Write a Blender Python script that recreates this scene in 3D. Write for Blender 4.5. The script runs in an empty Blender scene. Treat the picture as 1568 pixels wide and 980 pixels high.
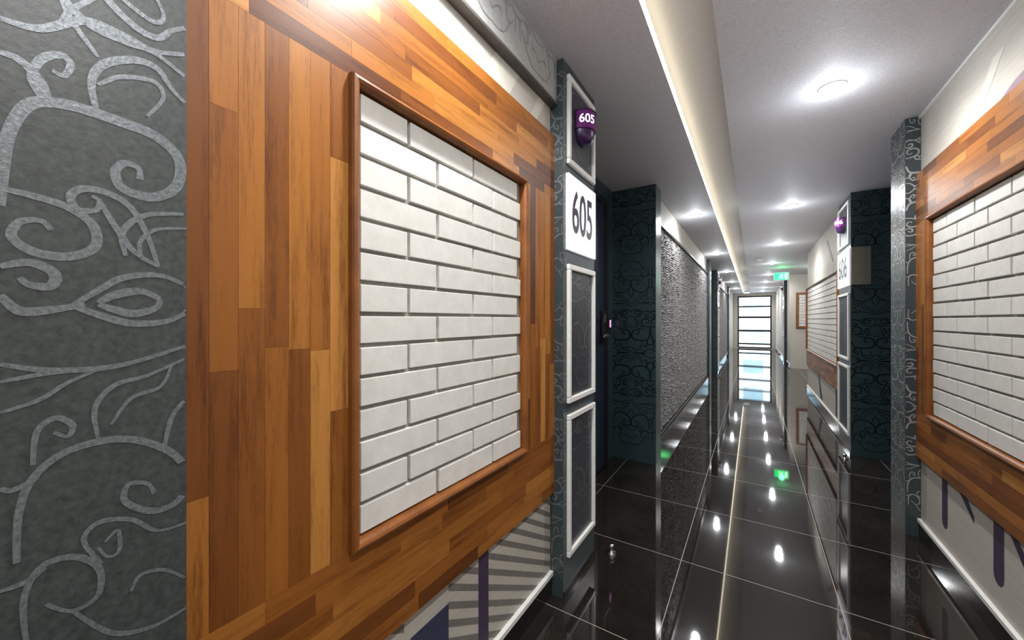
import bpy, math, random
from mathutils import Vector, Matrix
random.seed(23)
scene = bpy.context.scene
scene.view_settings.view_transform = 'Standard'
scene.view_settings.look = 'None'

# ---------------------------------------------------------------- constants
F = 580.0; TH = math.atan(369/580); S, C = math.sin(TH), math.cos(TH)
HC = 1.15; H = 2.23
LX = -.72; RX = .75
YB = -3.0; YE = 18.0

def wallpt(u, v, X):
    a = (u-784)/F
    x = -S + a*C; y = C + a*S; z = -(v-490)/F
    t = X/x
    return y*t, HC + z*t

# ---------------------------------------------------------------- materials
def newmat(name):
    m = bpy.data.materials.new(name); m.use_nodes = True
    nt = m.node_tree
    b = nt.nodes['Principled BSDF']
    return m, nt, b
def N(nt, t, **kw):
    n = nt.nodes.new(t)
    for k, v in kw.items(): setattr(n, k, v)
    return n
def math_n(nt, op, a, b=None):
    n = N(nt, 'ShaderNodeMath', operation=op)
    for i, x in enumerate((a, b)):
        if x is None: continue
        if isinstance(x, (int, float)): n.inputs[i].default_value = x
        else: nt.links.new(x, n.inputs[i])
    return n.outputs[0]
def rgba(c): return (c[0], c[1], c[2], 1)
def ramp(nt, fac, stops):
    r = N(nt, 'ShaderNodeValToRGB')
    cr = r.color_ramp
    while len(cr.elements) < len(stops): cr.elements.new(.5)
    for e, (p, c) in zip(cr.elements, stops):
        e.position = p; e.color = rgba(c)
    nt.links.new(fac, r.inputs[0])
    return r.outputs[0]
def objcoord(nt, scale=(1,1,1)):
    tc = N(nt, 'ShaderNodeTexCoord'); mp = N(nt, 'ShaderNodeMapping')
    mp.inputs['Scale'].default_value = scale
    nt.links.new(tc.outputs['Object'], mp.inputs[0])
    return mp.outputs[0]
def noise(nt, vec, scale, detail=4, rough=.5):
    n = N(nt, 'ShaderNodeTexNoise')
    n.inputs['Scale'].default_value = scale; n.inputs['Detail'].default_value = detail
    n.inputs['Roughness'].default_value = rough
    nt.links.new(vec, n.inputs['Vector'])
    return n.outputs[0]
def bump(nt, b, h, strength=.3, dist=.002):
    bn = N(nt, 'ShaderNodeBump'); bn.inputs['Strength'].default_value = strength
    bn.inputs['Distance'].default_value = dist
    nt.links.new(h, bn.inputs['Height']); nt.links.new(bn.outputs[0], b.inputs['Normal'])

def mottled(name, c0, c1, rough=.5, metal=0, scale=60, stretch=(1,1,1), bs=.2, bd=.001, spec=.5):
    m, nt, b = newmat(name)
    v = objcoord(nt, stretch)
    n = noise(nt, v, scale, 5, .65)
    nt.links.new(ramp(nt, n, [(.3, c0), (.7, c1)]), b.inputs['Base Color'])
    b.inputs['Roughness'].default_value = rough; b.inputs['Metallic'].default_value = metal
    b.inputs['Specular IOR Level'].default_value = spec
    if bs: bump(nt, b, n, bs, bd)
    return m
def emis(name, c, s):
    m, nt, b = newmat(name)
    b.inputs['Base Color'].default_value = rgba(c)
    b.inputs['Emission Color'].default_value = rgba(c)
    b.inputs['Emission Strength'].default_value = s
    return m

M = {}
M['paper_grey'] = mottled('wallpaper_grey', (.024,.030,.030), (.062,.072,.071), .42, 0, 120, (1,1,1), .35)
M['paper_slate'] = mottled('wallpaper_slate', (.028,.040,.045), (.046,.064,.069), .35, 0, 90)
M['paper_inset'] = mottled('wallpaper_inset', (.022,.026,.036), (.036,.042,.055), .35, 0, 90)
M['paper_navy'] = mottled('wallpaper_navy', (.020,.040,.047), (.034,.060,.069), .30, 0, 90)
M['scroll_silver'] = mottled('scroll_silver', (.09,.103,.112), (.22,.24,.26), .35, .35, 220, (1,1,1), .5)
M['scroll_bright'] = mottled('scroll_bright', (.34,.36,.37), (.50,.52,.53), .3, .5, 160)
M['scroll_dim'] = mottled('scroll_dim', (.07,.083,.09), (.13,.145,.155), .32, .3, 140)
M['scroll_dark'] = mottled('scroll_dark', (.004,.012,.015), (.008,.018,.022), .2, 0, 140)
M['band'] = mottled('wallpaper_band', (.30,.30,.29), (.40,.40,.39), .45, 0, 70)
M['beige'] = mottled('wallpaper_beige', (.44,.41,.365), (.54,.51,.46), .6, 0, 30, (1,.25,6), .25)
M['ceil'] = mottled('ceiling_paper', (.42,.41,.43), (.56,.55,.57), .6, 0, 150, (1,1,1), .9, .003)
M['cove'] = mottled('cove_paint', (.46,.44,.42), (.52,.50,.475), .6, 0, 120, (1,1,1), .3)
M['white'] = mottled('white_trim', (.74,.74,.72), (.80,.80,.78), .35, 0, 20)
M['brick'] = mottled('white_brick', (.62,.61,.58), (.71,.70,.67), .6, 0, 25, (1,1,1), .25, .002, .3)
M['mortar'] = mottled('mortar', (.24,.235,.215), (.33,.32,.29), .8, 0, 100, (1,1,1), .6, .002)
M['purple'] = mottled('purple_plastic', (.13,.012,.15), (.16,.016,.19), .25, 0, 5, bs=0)
M['violet_dark'] = mottled('violet_dark', (.035,.008,.06), (.04,.01,.065), .3, 0, 5, bs=0)
M['purple_print'] = mottled('purple_print', (.045,.028,.06), (.06,.038,.08), .6, 0, 60)
M['mauve_print'] = mottled('mauve_print', (.22,.13,.18), (.27,.17,.22), .6, 0, 60)
M['navy_print'] = mottled('navy_print', (.03,.035,.075), (.04,.045,.095), .6, 0, 60)
M['grey_print'] = mottled('grey_print', (.15,.14,.13), (.2,.185,.17), .6, 0, 60)
M['pale_print'] = mottled('pale_print', (.58,.57,.50), (.64,.63,.56), .6, 0, 60)
M['black'] = mottled('black_metal', (.012,.012,.014), (.02,.02,.022), .35, .3, 30, bs=0)
M['chrome'] = mottled('chrome', (.7,.7,.7), (.8,.8,.8), .12, 1, 30, bs=0)
M['plate'] = mottled('champagne_metal', (.5,.44,.36), (.6,.53,.44), .25, .9, 30, bs=0)
M['ledge'] = mottled('ledge_dark', (.06,.055,.05), (.09,.085,.08), .4, 0, 30, bs=0)
M['door'] = mottled('navy_door', (.014,.020,.042), (.022,.028,.055), .35, 0, 20)
M['skirt'] = mottled('black_skirting', (.012,.012,.012), (.02,.019,.018), .1, 0, 10, bs=0)
M['panel3d'] = mottled('grey_stone_panel', (.08,.08,.08), (.32,.315,.31), .6, 0, 80, (1,.6,2), 1, .008)
M['sign'] = emis('sign_white', (.95,.95,1.0), .65)
M['ink'] = mottled('sign_ink', (.015,.012,.03), (.02,.018,.04), .4, 0, 10, bs=0)
M['led'] = emis('led_strip', (1,.91,.70), 8)
M['lamp'] = emis('lamp_face', (1,.99,.97), 150)
M['exit_green'] = emis('exit_green', (.02,.85,.22), 1.6)
M['exit_white'] = emis('exit_white', (.8,1,.85), 3)
M['pinkled'] = emis('pink_led', (.9,.35,.7), 1.2)
M['facade'] = mottled('facade_pale', (.62,.68,.72), (.75,.80,.84), .8, 0, 1, bs=0)
M['facade_glass'] = mottled('facade_glass', (.22,.36,.42), (.32,.46,.52), .2, 0, 1, bs=0)

# teak with per plank attribute
def wood(name, vertical):
    m, nt, b = newmat(name)
    at = N(nt, 'ShaderNodeAttribute', attribute_name='pc')
    sep = N(nt, 'ShaderNodeSeparateColor'); nt.links.new(at.outputs['Color'], sep.inputs[0])
    base = ramp(nt, sep.outputs[0], [(0, (.080,.023,.005)), (.2, (.160,.050,.009)), (.5, (.265,.091,.015)), (.8, (.355,.137,.025)), (1, (.46,.205,.05))])
    tc = N(nt, 'ShaderNodeTexCoord'); add = N(nt, 'ShaderNodeVectorMath', operation='ADD')
    sc = N(nt, 'ShaderNodeVectorMath', operation='SCALE'); sc.inputs['Scale'].default_value = 7
    nt.links.new(at.outputs['Color'], sc.inputs[0])
    nt.links.new(tc.outputs['Object'], add.inputs[0]); nt.links.new(sc.outputs[0], add.inputs[1])
    mp = N(nt, 'ShaderNodeMapping')
    mp.inputs['Scale'].default_value = (1, 14, 1.0) if vertical else (1, 1.0, 14)
    nt.links.new(add.outputs[0], mp.inputs[0])
    g = noise(nt, mp.outputs[0], 4, 8, .62)
    g2 = noise(nt, mp.outputs[0], 40, 4, .6)
    gg = math_n(nt, 'ADD', math_n(nt, 'MULTIPLY', g, .7), math_n(nt, 'MULTIPLY', g2, .3))
    gr = ramp(nt, gg, [(.32, (.36,.27,.20)), (.5, (1,1,1)), (.70, (1.16,1.12,1.05))])
    mx = N(nt, 'ShaderNodeMix', data_type='RGBA', blend_type='MULTIPLY'); mx.inputs[0].default_value = .9
    nt.links.new(base, mx.inputs[6]); nt.links.new(gr, mx.inputs[7])
    nt.links.new(mx.outputs[2], b.inputs['Base Color'])
    b.inputs['Roughness'].default_value = .38
    b.inputs['Specular IOR Level'].default_value = .4
    bump(nt, b, gg, .15, .001)
    return m
M['wood_v'] = wood('teak_vertical', True); M['wood_h'] = wood('teak_horizontal', False)
M['wood_trim'] = mottled('teak_trim', (.15,.047,.010), (.26,.088,.018), .38, 0, 12, (1,1,1), .1)

# floor
m, nt, b = newmat('floor_tile'); M['floor'] = m
tc = N(nt, 'ShaderNodeTexCoord'); sp = N(nt, 'ShaderNodeSeparateXYZ'); nt.links.new(tc.outputs['Object'], sp.inputs[0])
def line(sock, off, per):
    q = math_n(nt, 'DIVIDE', math_n(nt, 'SUBTRACT', sock, off), per)
    fr = math_n(nt, 'FRACT', math_n(nt, 'ADD', q, 100.5))
    return math_n(nt, 'LESS_THAN', math_n(nt, 'ABSOLUTE', math_n(nt, 'SUBTRACT', fr, .5)), .0026)
mask = math_n(nt, 'MAXIMUM', line(sp.outputs[0], -.29, .586), line(sp.outputs[1], 1.37, .595))
nn = noise(nt, tc.outputs['Object'], 3, 6, .7)
tile = ramp(nt, nn, [(.3, (.010,.008,.007)), (.7, (.022,.018,.015))])
mx = N(nt, 'ShaderNodeMix', data_type='RGBA'); nt.links.new(mask, mx.inputs[0])
nt.links.new(tile, mx.inputs[6]); mx.inputs[7].default_value = (.30,.285,.26,1)
nt.links.new(mx.outputs[2], b.inputs['Base Color'])
nt.links.new(math_n(nt, 'ADD', math_n(nt, 'MULTIPLY', mask, .5), .035), b.inputs['Roughness'])
b.inputs['Specular IOR Level'].default_value = .8

# ---------------------------------------------------------------- builders
class MB:
    def __init__(s): s.v=[]; s.f=[]; s.m=[]; s.col=[]
    def quad(s, pts, mi=0, col=None):
        n=len(s.v); s.v += [tuple(p) for p in pts]; s.f.append(tuple(range(n, n+len(pts)))); s.m.append(mi); s.col.append(col)
    def box(s, x0,x1,y0,y1,z0,z1, mi=0, col=None):
        n=len(s.v)
        s.v += [(x,y,z) for x in (x0,x1) for y in (y0,y1) for z in (z0,z1)]
        for f in [(0,1,3,2),(4,6,7,5),(0,4,5,1),(2,3,7,6),(0,2,6,4),(1,5,7,3)]:
            s.f.append(tuple(n+i for i in f)); s.m.append(mi); s.col.append(col)
    def obj(s, name, mats, parent=None, bevel=0, smooth=False):
        me = bpy.data.meshes.new(name); me.from_pydata(s.v, [], s.f)
        for k in (mats if isinstance(mats, (list,tuple)) else [mats]): me.materials.append(M[k])
        me.polygons.foreach_set('material_index', s.m)
        if any(c is not None for c in s.col):
            ca = me.color_attributes.new('pc', 'FLOAT_COLOR', 'CORNER')
            for p, c in zip(me.polygons, s.col):
                for li in p.loop_indices: ca.data[li].color = (c[0], c[1], c[2], 1)
        me.update()
        o = bpy.data.objects.new(name, me); scene.collection.objects.link(o)
        if parent: o.parent = parent
        if bevel:
            bm = o.modifiers.new('bevel', 'BEVEL'); bm.width = bevel; bm.segments = 2; bm.limit_method='ANGLE'
        if smooth:
            for p in me.polygons: p.use_smooth = True
        return o
def empty(name):
    o = bpy.data.objects.new(name, None); scene.collection.objects.link(o); return o
def box(name, x0,x1,y0,y1,z0,z1, mat, parent=None, bevel=0):
    b = MB(); b.box(x0,x1,y0,y1,z0,z1); return b.obj(name, mat, parent, bevel)
def lathe(name, prof, loc, mat, parent=None, seg=24, a0=0, a1=2*math.pi, smooth=True):
    b = MB(); n = len(prof)
    full = abs(a1-a0-2*math.pi) < 1e-6
    cnt = seg if full else seg+1
    for i in range(cnt):
        a = a0+(a1-a0)*i/seg
        for r, z in prof: b.v.append((loc[0]+r*math.cos(a), loc[1]+r*math.sin(a), loc[2]+z))
    for i in range(seg):
        j = (i+1) % cnt
        for k in range(n-1):
            b.f.append((i*n+k, j*n+k, j*n+k+1, i*n+k+1)); b.m.append(0); b.col.append(None)
    o = b.obj(name, mat, parent, 0, smooth); return o

# ---- scrolls (vine ornament of the wallpaper) sampled on wall plane
CUR = [
 ([(0,315),(6,250),(15,200),(45,160),(100,160),(180,185),(240,210),(274,245),(270,285),(235,302),(190,290),(176,265),(190,250),(212,258),(214,275)], 6.5),
 ([(75,160),(62,125),(30,92),(0,80)], 4.5),
 ([(66,155),(48,120),(62,92),(90,84),(108,98),(98,116),(80,108)], 4),
 ([(148,172),(140,125),(160,98),(205,92),(240,105),(262,135),(283,158)], 4.5),
 ([(150,130),(185,118),(235,125),(250,150),(225,178)], 3),
 ([(0,28),(60,44),(130,32),(190,55),(235,78),(285,84)], 4.5),
 ([(90,40),(110,15),(150,-5)], 3),
 ([(0,288),(50,300),(105,318),(142,345),(145,378),(105,393),(50,385),(18,362),(30,340),(62,338),(78,352)], 5),
 ([(242,408),(225,360),(200,318),(165,296),(128,289),(108,300),(118,320),(146,322),(152,308),(140,300)], 4),
 ([(150,304),(175,345),(205,385),(242,408)], 3.5),
 ([(192,392),(188,355),(222,330),(285,328)], 3.5),
 ([(218,398),(214,372),(238,352),(285,350)], 2.5),
 ([(110,468),(150,445),(190,425),(245,422),(290,440)], 4),
 ([(110,468),(150,482),(200,495),(255,492),(290,476)], 4.5),
 ([(150,464),(175,452),(215,446),(245,458)], 5),
 ([(150,466),(175,474),(205,480),(238,472),(245,458)], 5),
 ([(0,408),(45,402),(82,418),(78,438),(45,436),(30,425)], 5),
 ([(0,452),(30,476),(80,474),(130,466)], 5),
 ([(0,558),(80,567),(180,560),(290,528)], 3.5),
 ([(0,585),(70,572),(140,566)], 2.5),
 ([(0,632),(60,612),(105,585),(160,562)], 2.5),
 ([(150,672),(145,625),(175,590),(225,575),(285,548)], 3),
 ([(170,650),(200,610),(245,592),(262,560)], 2.5),
 ([(25,862),(28,790),(48,735),(100,692),(180,672),(245,684),(282,715),(276,762),(235,782),(192,768),(196,742),(225,740),(236,755)], 4.5),
 ([(50,712),(56,662),(84,640),(110,650),(104,668),(82,662)], 3.2),
 ([(60,730),(20,750),(0,748)], 3),
 ([(250,690),(262,640),(285,610)], 3),
 ([(40,985),(36,920),(60,870),(110,852),(150,868),(150,910),(110,935),(70,925)], 3.5),
 ([(155,862),(128,828),(150,800),(200,795),(240,812),(285,800)], 3),
 ([(110,935),(170,968),(230,960),(285,930)], 3),
 ([(200,905),(215,880),(250,872),(285,885)], 2.5),
 ([(0,905),(40,890),(70,868)], 3),
 ([(160,830),(180,812),(182,842),(165,852),(150,838)], 2.2),
]
def catmull(p, n=10):
    out=[]
    for i in range(len(p)-1):
        a=p[max(i-1,0)]; b=p[i]; c=p[i+1]; d=p[min(i+2,len(p)-1)]
        for k in range(n):
            t=k/n
            out.append(tuple(.5*((2*b[j])+(-a[j]+c[j])*t+(2*a[j]-5*b[j]+4*c[j]-d[j])*t*t+(-a[j]+3*b[j]-3*c[j]+d[j])*t**3) for j in (0,1)))
    out.append(p[-1]); return out
RIB=[]
for ci,(pts, w) in enumerate(CUR):
    P = [wallpt(u, v, -.66) for u, v in catmull(pts)]
    w = w*.00080
    n=len(P); L=[]; R=[]
    for i in range(n):
        a=P[max(i-1,0)]; c=P[min(i+1,n-1)]
        dx,dz=c[0]-a[0],c[1]-a[1]; l=math.hypot(dx,dz) or 1
        t=i/(n-1); ww=w*(.45+.75*math.sin(math.pi*min(1,t*.9+.1)))
        if i>=n-8: ww*=1+.07*(i-n+8)   # curled tips swell a little
        L.append((P[i][0]-dz/l*ww, P[i][1]+dx/l*ww)); R.append((P[i][0]+dz/l*ww, P[i][1]-dx/l*ww))
    for i in range(n-1): RIB.append((ci*.00002,(L[i],R[i],R[i+1],L[i+1])))
TY0, TY1, TZ0, TZ1 = .0465, .2, .72, 1.50
def scrolls(name, axis, plane, s0, s1, z0, z1, mat, parent, sgn, anchor=False, k=1.0):
    b = MB()
    tw=(TY1-TY0)*k; th=(TZ1-TZ0)*k
    os_ = TY0 if anchor else s0
    oz = TZ0 if anchor else z0
    i0=math.floor((s0-os_)/tw)-1; i1=math.ceil((s1-os_)/tw)+1
    j0=math.floor((z0-oz)/th)-1; j1=math.ceil((z1-oz)/th)+1
    for i in range(i0,i1):
        for j in range(j0,j1):
            for e,q in RIB:
                off = plane + sgn*(.0005+e+.0000003*(i%7)+.0000001*(j%5))
                pts=[]
                ok=True
                for (y,z) in q:
                    a=(y-TY0)*k; c=(z-TZ0)*k
                    if i%2: a=tw-a
                    if j%2: c=th-c
                    ss=os_+i*tw+a; zz=oz+j*th+c
                    if ss<s0 or ss>s1 or zz<z0 or zz>z1: ok=False; break
                    pts.append((ss,zz))
                if ok:
                    b.quad([(off,s,z) if axis=='x' else (s,off,z) for s,z in pts])
    return b.obj(name, mat, parent)

def text_mesh(txt, size, xs=1.0):
    cu = bpy.data.curves.new('t','FONT'); cu.body=txt; cu.size=size; cu.align_x='CENTER'; cu.align_y='CENTER'
    cu.offset = size*.012; cu.extrude=.0008
    o = bpy.data.objects.new('t',cu); scene.collection.objects.link(o)
    bpy.context.view_layer.update()
    me = bpy.data.meshes.new_from_object(o.evaluated_get(bpy.context.evaluated_depsgraph_get()))
    bpy.data.objects.remove(o)
    for v in me.vertices: v.co.x*=xs
    return me
def place_text(name, txt, size, xs, pos, side, mat, parent, cyl=None, rot=0):
    me = text_mesh(txt, size, xs); me.materials.clear(); me.materials.append(M[mat])
    for v in me.vertices:
        x,y,z = v.co
        if cyl:
            a = x/cyl+rot; r=cyl+z
            lx, lz = r*math.sin(a), r*math.cos(a)
        else: lx, lz = x, z
        v.co = Vector((pos[0]+side*lz, pos[1]+side*lx, pos[2]+y))
    o = bpy.data.objects.new(name, me); scene.collection.objects.link(o); o.parent=parent
    return o

# ---------------------------------------------------------------- shell
floor = box('floor', -1.35, 2.1, YB-.2, YE+.2, -.1, 0, 'floor')
ce = empty('ceiling')
SL0, SL1 = -.325, -.117
box('ceiling_left', -1.35, SL0, YB-.2, YE+.2, H, H+.12, 'ceil', ce)
box('ceiling_right', SL1, 2.1, YB-.2, YE+.2, H, H+.12, 'ceil', ce)
box('cove_top', SL0, SL1, YB-.2, YE+.2, H+.055, H+.12, 'cove', ce)
cv = empty('cove_light')
box('led_strip', SL0+.001, SL0+.009, YB, YE-.6, H+.006, H+.022, 'led', cv)
box('wall_back', -1.35, 2.1, YB-.4, YB-.2, 0, H+.12, 'beige', None)

wl = empty('wall_left')
def seg(par, side, y0, y1, face, mat, nm):
    if side<0: return box(nm, -1.35, face, y0, y1, 0, H, mat, par)
    return box(nm, face, 2.1, y0, y1, 0, H, mat, par)
seg(wl,-1,YB-.2,-.3,LX,'beige','section_rear')
seg(wl,-1,-.3,.2,-.66,'paper_grey','pier_near')
scrolls('pier_near_ornament','x',-.66,-.3,.2,0,H,'scroll_silver',wl,1,anchor=True)
seg(wl,-1,.2,1.43,LX,'beige','section_wood')
seg(wl,-1,1.79,3.149,-1.0,'paper_navy','recess_back')
seg(wl,-1,3.149,3.34,-.65,'paper_navy','pier_corner')
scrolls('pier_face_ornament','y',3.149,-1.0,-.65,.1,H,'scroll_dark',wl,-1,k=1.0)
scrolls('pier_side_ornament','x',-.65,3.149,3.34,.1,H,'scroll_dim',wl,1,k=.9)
seg(wl,-1,3.34,7.55,-.70,'beige','section_textured')
seg(wl,-1,7.55,7.9,-.65,'paper_slate','pier_far')
seg(wl,-1,7.9,9.3,-1.0,'paper_navy','recess_far')
seg(wl,-1,9.62,14.0,-.70,'beige','section_far')
seg(wl,-1,14.0,14.3,-.65,'paper_slate','pier_far_c')
seg(wl,-1,14.3,YE,-.70,'beige','section_end')

wr = empty('wall_right')
seg(wr,1,YB-.2,2.85,RX,'beige','section_wood')
seg(wr,1,2.85,3.10,.69,'paper_slate','pier_near')
scrolls('pier_near_face','y',2.85,.69,.75,.1,H,'scroll_bright',wr,-1,k=.75)
scrolls('pier_near_side','x',.69,2.85,3.10,.1,H,'scroll_bright',wr,-1,k=.8)
seg(wr,1,3.10,4.25,1.04,'paper_navy','recess_back')
seg(wr,1,4.77,7.76,RX,'beige','section_mid')
seg(wr,1,11.2,YE,RX,'beige','section_far')
box('lobby_back', 1.9,2.1,7.76,11.2,0,H,'beige',wr)

# end wall + window
we = empty('wall_end')
WX0,WX1,WZ0,WZ1 = -.53,.62,.02,2.12
b=MB(); b.box(-1.35,WX0,YE,YE+.2,0,H); b.box(WX1,2.1,YE,YE+.2,0,H); b.box(WX0,WX1,YE,YE+.2,WZ1,H); b.box(WX0,WX1,YE,YE+.2,0,WZ0)
b.obj('end_surround','beige',we)
wn = empty('window_1')
b=MB()
b.box(WX0,WX0+.05,YE+.03,YE+.1,WZ0,WZ1); b.box(WX1-.05,WX1,YE+.03,YE+.1,WZ0,WZ1)
b.box(WX0+.05,WX1-.05,YE+.03,YE+.1,WZ1-.06,WZ1)
for z,h in ((1.66,.06),(1.22,.08),(.68,.08),(.16,.06),(.02,.05)):
    b.box(WX0+.05,WX1-.05,YE+.03,YE+.1,z,z+h)
b.obj('window_frame','black',wn)
# exterior building
ex = empty('neighbouring_building')
box('facade', -8, 10, 30, 31, -14, 9, 'facade', ex)
b=MB()
for r in range(-6,5):
    for c in range(-5,7):
        b.box(c*1.5-.55,c*1.5+.55,29.95,30.0,r*1.9-.4,r*1.9+.5)
b.obj('facade_windows','facade_glass',ex)

# ---------------------------------------------------------------- brick + wood panels
def brick_panel(name, side, face, y0, y1, wy0, wy1, rowjoint, woodtop=True, z0=.690, z1=1.637, wz0=.43, wz1=1.92):
    """side=+1: on left wall facing +x ; side=-1 on right wall facing -x. face = wall plane"""
    E = empty(name)
    T = .02
    def X(d): return face + side*d
    def bx(b, d0,d1,ya,yb,za,zb,mi=0,col=None):
        xa,xb = sorted((X(d0),X(d1))); b.box(xa,xb,ya,yb,za,zb,mi,col)
    ft = .019
    iy0,iy1,iz0,iz1 = y0-ft,y1+ft,z0-ft,z1+ft
    b=MB()
    def rc():
        r=random.random()
        v = random.uniform(.32,.80)
        if r<.07: v=random.uniform(.03,.15)
        elif r<.27: v=random.uniform(.15,.33)
        elif r>.84: v=random.uniform(.82,1)
        return (v, random.random(), random.random())
    def planks(ya,yb,za,zb,vert,mi):
        w=.040
        tot=(yb-ya) if vert else (zb-za)
        n=max(1,round(tot/w)); w=tot/n
        for i in range(n):
            lo,hi=(za,zb) if vert else (ya,yb)
            p=lo-random.uniform(0,.3)
            while p<hi:
                q=p+(random.uniform(.34,.8) if vert else random.uniform(.14,.42))
                a=max(p,lo); c=min(q,hi)
                if c-a>.003:
                    if hi-c<.05: c=hi; q=hi
                    g=.0002
                    if vert: bx(b,0,T,ya+i*w+g,ya+(i+1)*w-g,a+g,c-g,mi,rc())
                    else: bx(b,0,T,a+g,c-g,za+i*w+g,za+(i+1)*w-g,mi,rc())
                p=q
    planks(wy0,wy1,wz0,iz0,False,1)
    if woodtop: planks(wy0,wy1,iz1,wz1,False,1)
    if iy0-wy0>.02: planks(wy0,iy0,iz0,iz1,True,0)
    if wy1-iy1>.02: planks(iy1,wy1,iz0,iz1,True,0)
    b.obj('teak_planks',['wood_v','wood_h'],E)
    bb=MB(); bx(bb,0,T-.004,wy0+.001,iy0,wz0+.001,iz1); bx(bb,0,T-.004,iy1,wy1-.001,wz0+.001,iz1)
    bb.obj('backing_board','wood_trim',E)
    # moulding, mitred rounded
    b=MB()
    prof=[(0.0,0.0),(0.0,T+.012),(.003,T+.017),(.009,T+.019),(.015,T+.016),(ft,T+.009),(ft,.0)]
    ring=[]
    for (o_,d) in prof:
        ring.append([(X(d),iy0+o_,iz0+o_),(X(d),iy1-o_,iz0+o_),(X(d),iy1-o_,iz1-o_),(X(d),iy0+o_,iz1-o_)])
    for k in range(len(prof)-1):
        for c in range(4):
            d=(c+1)%4
            b.quad([ring[k][c],ring[k][d],ring[k+1][d],ring[k+1][c]])
    b.obj('teak_moulding','wood_trim',E)
    b=MB(); bx(b,0,.008,y0,y1,z0,z1); b.obj('mortar_bed','mortar',E)
    b=MB(); rows=14; ch=(z1-z0)/rows; g=.0048; Lb=.252
    for r in range(rows):
        zt=z1-r*ch; zb=zt-ch
        j=rowjoint[r%2]
        while j>y0+.03: j-=Lb
        while j<y1:
            a=max(j,y0+.008); c=min(j+Lb,y1-.001)
            if c-a>.03:
                dd=.0170+random.uniform(-.0010,.0010); rz=random.uniform(-.0007,.0007)
                bx(b,.007,dd,a+g,c-g,zb+g+rz,zt-g+rz)
            j+=Lb
    b.obj('white_bricks','brick',E,bevel=.0014)
    return E
brick_panel('brick_wall_panel',1,LX,.494,1.167,.2,1.43,(.64,.74))
brick_panel('brick_wall_panel.001',-1,RX,1.75,2.640,1.45,2.85,(2.48,2.38))
brick_panel('brick_wall_panel.002',-1,RX,5.0,7.62,4.77,7.74,(5.2,5.3),woodtop=False)

# left picture band / ledge
tb = empty('trim_upper_left')
box('band', LX, LX+.03, .2, 1.43, 2.05, H, 'band', tb)
box('ledge', LX, LX+.036, .2, 1.43, 2.040, 2.05, 'ledge', tb)
scrolls('band_ornament','x',LX+.03,.2,1.43,2.055,H,'scroll_bright',tb,1)
box('trim_ceiling_right', RX-.008, RX, YB, 2.85, H-.014, H, 'white')

# baseboards
def baseb(name, side, face, y0, y1, zt=.10):
    E=empty(name)
    def f(n,d,za,zb,mat):
        xa,xb=sorted((face,face+side*d)); box(n,xa,xb,y0,y1,za,zb,mat,E,.001)
    f('skirting',.010,0,zt-.018,'skirt'); f('white_cap',.016,zt-.018,zt,'white')
baseb('baseboard_left',1,LX,.2,1.43)
baseb('baseboard_right',-1,RX,YB,2.85)
baseb('baseboard_right.001',-1,RX,4.77,7.76)
baseb('baseboard_right.002',-1,RX,11.2,12.2)
baseb('baseboard_right.003',-1,RX,12.6,YE)
baseb('baseboard_left.001',1,-.70,9.65,14.0)

# printed wallpaper graphics (flat prints)
def decal(b, X, pts, mi=0):
    b.quad([(X,y,z) for y,z in pts], mi)
b=MB(); X=LX+.0006
decal(b,X,[(.937,.10),(.990,.10),(.990,.43),(.937,.43)],0)
decal(b,X+.0002,[(.64,.10),(.80,.10),(.80,.357),(.66,.357)],1)
def clip(poly,lo,hi):
    for lim,s in ((lo,1),(hi,-1)):
        out=[]
        for i in range(len(poly)):
            p=poly[i]; q=poly[(i+1)%len(poly)]
            ip=(p[0]-lim)*s>=0; iq=(q[0]-lim)*s>=0
            if ip: out.append(p)
            if ip!=iq:
                t=(lim-p[0])/(q[0]-p[0]); out.append((lim,p[1]+t*(q[1]-p[1])))
        poly=out
        if not poly: return None
    return poly
y=-.2
while y<1.5:
    za,zb=.10,.43; sl=.6; w=.035
    P=[(y,zb),(y+w,zb),(y+w+(zb-za)/sl,za),(y+(zb-za)/sl,za)]
    for lo,hi in ((.2,.64),(.80,.937),(.99,1.43)):
        c=clip(P,lo,hi)
        if c and len(c)>2: decal(b,X,c,2)
    y+=.085
# upper band graphics
decal(b,X,[(.95,1.92),(1.10,1.92),(1.18,2.04),(1.03,2.04)],3)
decal(b,X,[(1.25,1.92),(1.30,1.92),(1.38,2.04),(1.33,2.04)],3)
b.obj('prints',['purple_print','navy_print','grey_print','pale_print'],wl)
b=MB(); X=RX-.0006
def bar(yc,w,zb,zt,mi=0):
    pts=[(yc-w/2,zt),(yc-w/2,zb+w/2)]
    for i in range(1,8):
        a=math.pi+math.pi*i/8; pts.append((yc+w/2*math.cos(a),zb+w/2+w/2*math.sin(a)))
    pts+=[(yc+w/2,zb+w/2),(yc+w/2,zt)]
    decal(b,X,pts,mi)
bar(2.556,.06,.185,.43); bar(2.10,.07,.19,.43); bar(1.6,.07,.2,.43,1)
decal(b,X,[(2.44,.43),(2.36,.43),(2.28,.36),(2.28,.33)],1)
decal(b,X,[(2.05,.43),(2.0,.43),(1.8,.25),(1.8,.20)],0)
decal(b,X,[(1.85,1.925),(2.14,1.925),(2.00,1.965),(1.75,1.99)],4)
decal(b,X,[(2.26,1.925),(2.34,1.925),(2.14,2.12),(2.06,2.12)],3)
decal(b,X,[(5.4,1.8),(5.5,1.8),(5.9,2.1),(5.8,2.1)],2)
decal(b,X,[(5.2,.12),(5.3,.12),(5.3,.42),(5.2,.42)],0)
decal(b,X,[(6.2,.12),(6.4,.12),(6.6,.42),(6.5,.42)],1)
b.obj('prints',['purple_print','navy_print','grey_print','pale_print','mauve_print'],wr)

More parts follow.
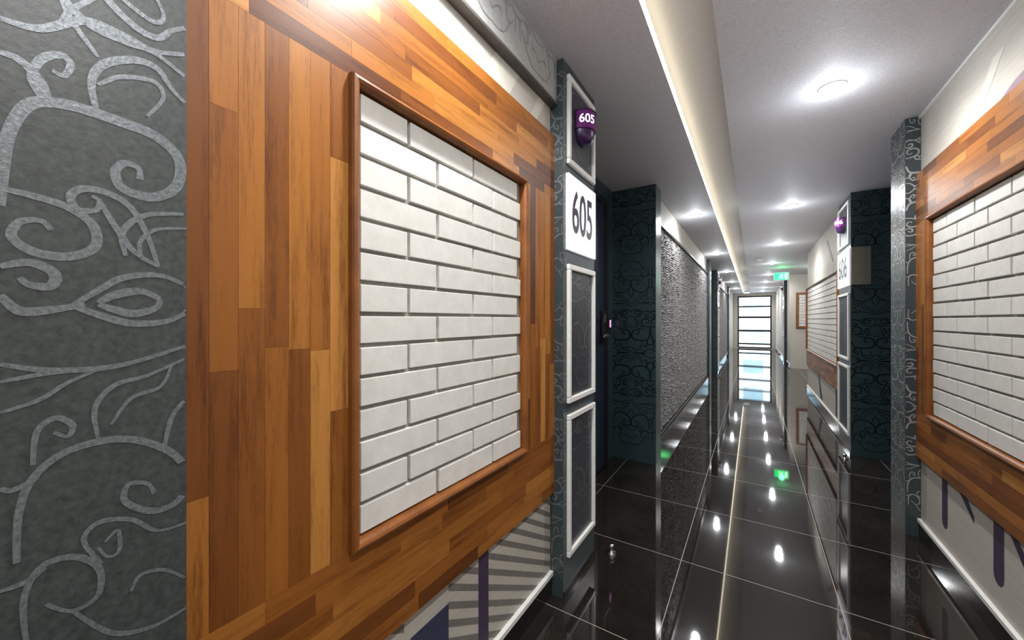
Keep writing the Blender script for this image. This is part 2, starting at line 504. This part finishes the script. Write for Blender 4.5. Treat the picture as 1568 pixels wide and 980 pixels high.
# ---------------------------------------------------------------- room number columns
def column(name, side, face, y0, y1, num, mat='paper_slate', plate=False):
    """side=+1 faces +x (left wall)"""
    E=empty(name)
    if side>0: box('shaft',-1.35,face,y0,y1,0,H,mat,E)
    else: box('shaft',face,2.1,y0,y1,0,H,mat if not plate else 'paper_navy',E)
    scrolls('face_ornament','x',face,y0,y0+.03,0.03,H,'scroll_silver',E,side,k=.8)
    back = LX if side>0 else 1.04
    s0,s1=sorted((face,back))
    if side>0: scrolls('side_ornament','y',y0,s0,s1,.03,H,'scroll_silver',E,-1,k=.8)
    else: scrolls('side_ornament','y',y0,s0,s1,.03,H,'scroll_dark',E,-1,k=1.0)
    fy0,fy1=y0+.03,y1-.02
    def bx(b,d0,d1,ya,yb,za,zb,mi=0):
        xa,xb=sorted((face+side*d0,face+side*d1)); b.box(xa,xb,ya,yb,za,zb,mi)
    for k,(za,zb) in enumerate(((1.805,2.18),(.80,1.385),(.155,.752))):
        w=.024; b=MB()
        bx(b,0,.016,fy0,fy1,za,za+w); bx(b,0,.016,fy0,fy1,zb-w,zb)
        bx(b,0,.016,fy0,fy0+w,za+w,zb-w); bx(b,0,.016,fy1-w,fy1,za+w,zb-w)
        b.obj('white_frame_%d'%(k+1),'white',E,bevel=.004)
        b=MB(); bx(b,0,.003,fy0+w,fy1-w,za+w,zb-w); b.obj('inset_%d'%(k+1),'paper_inset',E)
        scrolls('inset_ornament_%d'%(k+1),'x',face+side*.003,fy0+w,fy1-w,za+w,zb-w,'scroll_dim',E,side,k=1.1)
    b=MB(); bx(b,0,.014,fy0-.005,fy1+.005,1.445,1.765); b.obj('number_sign','sign',E,bevel=.002)
    yc=(y0+y1)/2
    place_text('number_digits',num,.255,.64*(fy1-fy0)/.31,(face+side*.0146,yc-.002,1.605),side,'ink',E)
    # lamp : half round purple housing with dark dome
    cx=face+side*.006; cy=yc+.002; r=.064; zl=2.028
    a0,a1=(-math.pi/2,math.pi/2) if side>0 else (math.pi/2,1.5*math.pi)
    lathe('lamp_band',[(0,.038),(r,.038),(r,-.038),(0,-.038)],(cx,cy,zl),'purple',E,24,a0,a1,False)
    lathe('lamp_dome',[(r-.006,-.038),(r-.008,-.066),(r-.022,-.088),(0,-.096)],(cx,cy,zl),'violet_dark',E,24,a0,a1)
    lathe('lamp_cap',[(r+.002,.038),(r+.002,.044),(0,.044)],(cx,cy,zl),'violet_dark',E,24,a0,a1,False)
    place_text('lamp_number',num,.052,1.0,(cx,cy,zl),side,'sign',E,cyl=r+.001,rot=-side*.75 if side>0 else .75)
    if plate:
        box('sign_return_plate',face,face+.125,y0-.012,y0,1.445,1.765,'plate',E,.002)
    box('skirting',min(face,face+side*.006),max(face,face+side*.006),y0,y1,0,.03,'skirt',E)
    return E
column('room_number_column',1,-.66,1.43,1.79,'605')
column('room_number_column.001',-1,.70,4.25,4.77,'606',plate=True)
column('room_number_column.002',1,-.648,9.3,9.62,'607')
column('room_number_column.003',-1,.69,12.2,12.6,'608')

# ---------------------------------------------------------------- doors
def door(name, side, face, y0, y1, latch):
    E=empty(name)
    def f(n,d0,d1,ya,yb,za,zb,mat,bv=.002):
        xa,xb=sorted((face+side*d0,face+side*d1)); return box(n,xa,xb,ya,yb,za,zb,mat,E,bv)
    f('jamb_a',0,.03,y0-.05,y0,0,2.10,'black'); f('jamb_b',0,.03,y1,y1+.05,0,2.10,'black')
    f('head',0,.03,y0,y1,2.05,2.10,'black')
    f('leaf',0,.018,y0,y1,.01,2.05,'door')
    for i,(za,zb) in enumerate(((.2,.9),(1.15,1.9))):
        f('panel_%d'%i,.018,.026,y0+.12,y1-.12,za,zb,'door',.006)
    f('lock_body',.018,.05,latch-.035,latch+.035,.98,1.22,'black',.008)
    f('lock_screen',.05,.052,latch-.02,latch+.02,1.13,1.19,'chrome',.001)
    f('handle_stem',.05,.075,latch-.012,latch+.012,1.02,1.044,'chrome')
    s=-1 if latch>(y0+y1)/2 else 1
    ya,yb=sorted((latch,latch+s*.12)); f('handle_lever',.07,.085,ya,yb,1.02,1.04,'chrome',.004)
door('door_1',1,-1.0,1.95,2.90,2.82)
door('door_2',-1,1.04,3.2,4.12,3.3)
door('door_3',1,-1.0,8.0,9.0,8.9)
db = empty('door_bell')
box('bell_body',-1.0,-.985,3.02,3.07,1.04,1.16,'black',db,.004)
box('bell_light',-.985,-.983,3.03,3.06,1.09,1.15,'pinkled',db)

# ---------------------------------------------------------------- textured stone panel
def tex_panel(name, y0, y1, z0, z1, x):
    import mathutils
    nz=mathutils.noise
    E=empty(name)
    ny=int((y1-y0)/.010); nzz=int((z1-z0)/.0055)
    b=MB()
    for i in range(ny+1):
        for j in range(nzz+1):
            y=y0+(y1-y0)*i/ny; z=z0+(z1-z0)*j/nzz
            wv=nz.noise(Vector((y*8,z*9,0)))*.018
            row=(z+wv+.004*math.sin(y*17))/.022
            k=math.floor(row); fr=row-k
            h=.010*(1-fr)**1.2 * (.15+1.5*abs(nz.noise(Vector((y*18+k*5.1,k*3.7,1)))))+.004*nz.noise(Vector((y*70,z*80,2)))
            edge=min(1,min(y-y0,y1-y,z-z0,z1-z)/.01)
            b.v.append((x+.006+max(0,h)*1.5*edge,y,z))
    for i in range(ny):
        for j in range(nzz):
            a=i*(nzz+1)+j
            b.f.append((a,a+nzz+1,a+nzz+2,a+1)); b.m.append(0); b.col.append(None)
    b.obj('relief','panel3d',E,0,False)
    box('backing',x,x+.006,y0,y1,z0,z1,'panel3d',E)
    b=MB(); b.box(x,x+.03,y0,y1,z0-.02,z0); b.box(x,x+.03,y0,y1,z1,z1+.02); b.obj('edge_trim','black',E,.002)
tex_panel('textured_stone_panel',3.345,7.54,.17,1.97,-.70)
box('baseboard_left_stone',-.70,-.66,3.34,7.55,0,.145,'skirt')
tex_panel('textured_stone_panel.001',10.0,13.8,.17,1.95,-.70)

# lobby wood framed panel on wall facing camera
lp=empty('framed_wall_panel')
b=MB(); b.box(.86,1.30,11.17,11.2,.95,1.0); b.box(.86,1.30,11.17,11.2,1.75,1.8); b.box(.86,.91,11.17,11.2,1.0,1.75); b.box(1.25,1.30,11.17,11.2,1.0,1.75)
b.obj('frame','wood_trim',lp,bevel=.003)
b=MB()
for r in range(11):
    for c in range(3):
        o=.06 if r%2 else 0
        a=max(.91,.91+c*.17-o); q=min(1.25,.91+(c+1)*.17-o)
        if q-a>.02: b.box(a+.003,q-.003,11.178,11.2,1.0+r*.068+.003,1.0+(r+1)*.068-.003)
b.obj('bricks','brick',lp,bevel=.002)

# ---------------------------------------------------------------- exit sign
eg=empty('exit_sign')
EX,EY=.50,9.7
box('case',EX-.13,EX+.13,EY-.02,EY+.02,1.98,2.14,'white',eg,.004)
box('face',EX-.12,EX+.12,EY-.023,EY-.02,1.99,2.13,'exit_green',eg)
b=MB(); y=EY-.0245
def q(*pts): b.quad([(EX+p[0],y,2.06+p[1]) for p in pts])
q((.005,.035),(.02,.035),(.02,.05),(.005,.05))
q((-.02,.03),(.012,.035),(.0,-.01),(-.025,-.01))
q((-.025,-.01),(-.008,-.01),(-.045,-.05),(-.06,-.045))
q((-.01,-.01),(.0,-.005),(.03,-.025),(.022,-.035)); q((.022,-.03),(.032,-.025),(.02,-.055),(.01,-.052))
q((.008,.03),(.012,.02),(.045,.01),(.045,.02))
q((.06,-.055),(.10,-.055),(.10,.055),(.06,.055))
b.obj('running_figure','exit_white',eg)
b=MB(); b.box(EX-.09,EX-.084,EY-.003,EY+.003,2.14,H); b.box(EX+.084,EX+.09,EY-.003,EY+.003,2.14,H); b.obj('hanger_rods','chrome',eg)

# small floor door stops
def stop(name,x,y):
    E=empty(name)
    lathe('base',[(.022,0),(.022,.006),(.010,.010),(.010,.03),(.014,.034),(.012,.042),(0,.044)],(x,y,0),'chrome',E,20)
stop('door_stop',-.59,1.84); stop('door_stop.001',.64,4.12)

# smoke detector
sd=empty('smoke_detector')
lathe('body',[(.05,0),(.05,-.015),(.035,-.035),(0,-.038)],(.1,8.0,H),'white',sd)

# ---------------------------------------------------------------- lights
def downlight(x,y,power,spill=2.0):
    E=empty('ceiling_downlight')
    lathe('trim_ring',[(.054,0),(.054,-.004),(.046,-.008),(.041,-.004)],(x,y,H),'white',E,28)
    lathe('lens',[(.041,-.004),(.034,-.012),(.018,-.018),(0,-.020)],(x,y,H),'lamp',E,28)
    L=bpy.data.lights.new('bulb','SPOT'); L.energy=power; L.spot_size=math.radians(170); L.spot_blend=.8
    L.shadow_soft_size=.035; L.color=(1,.985,.965)
    o=bpy.data.objects.new('bulb',L); scene.collection.objects.link(o); o.location=(x,y,H-.045); o.parent=E
    P=bpy.data.lights.new('spill','POINT'); P.energy=spill; P.shadow_soft_size=.035; P.color=(.82,.92,1)
    p=bpy.data.objects.new('spill',P); scene.collection.objects.link(p); p.location=(x,y,H-.12); p.parent=E
for y in (-2.0,.13,2.28,4.43,6.58,8.75,10.9,13.0,15.2,17.0): downlight(.31,y,40,2.6 if y<3 else 2.0)
for y in (-2.0,.66,4.31,7.0,9.7,12.4,15.1): downlight(-.50,y,50 if y==.66 else 32)

# added upward fill light with no fixture, brightens the ceiling paper
uw=empty('ceiling_fill_helper')
L=bpy.data.lights.new('fill_wash','AREA'); L.shape='RECTANGLE'; L.size=.8; L.size_y=19; L.energy=24; L.color=(1,.97,.99)
o=bpy.data.objects.new('fill_wash',L); scene.collection.objects.link(o); o.location=(.2,7.6,H-.5); o.rotation_euler=(math.pi,0,0); o.parent=uw

gl=bpy.data.lights.new('green_spill','POINT'); gl.energy=1.6; gl.color=(.1,1,.3); gl.shadow_soft_size=.05
o=bpy.data.objects.new('green_spill',gl); scene.collection.objects.link(o); o.location=(EX,EY-.1,2.1); o.parent=eg
ll=bpy.data.lights.new('lobby','POINT'); ll.energy=25; ll.shadow_soft_size=.1
lo=empty('lobby_pendant')
lathe('shade',[(.02,0),(.08,-.03),(.08,-.05),(0,-.05)],(1.4,9.5,H),'white',lo)
o=bpy.data.objects.new('bulb',ll); scene.collection.objects.link(o); o.location=(1.4,9.5,H-.16); o.parent=lo

w=bpy.data.worlds.new('world'); scene.world=w; w.use_nodes=True
w.node_tree.nodes['Background'].inputs[0].default_value=(.82,.92,1,1)
w.node_tree.nodes['Background'].inputs[1].default_value=4.5

# ---------------------------------------------------------------- camera
cam=bpy.data.cameras.new('camera'); co=bpy.data.objects.new('camera',cam); scene.collection.objects.link(co)
cam.sensor_width=36; cam.lens=36*F/1568; cam.clip_start=.01; cam.clip_end=200
co.location=(0,0,HC); co.rotation_euler=(math.pi/2,0,TH)
scene.camera=co
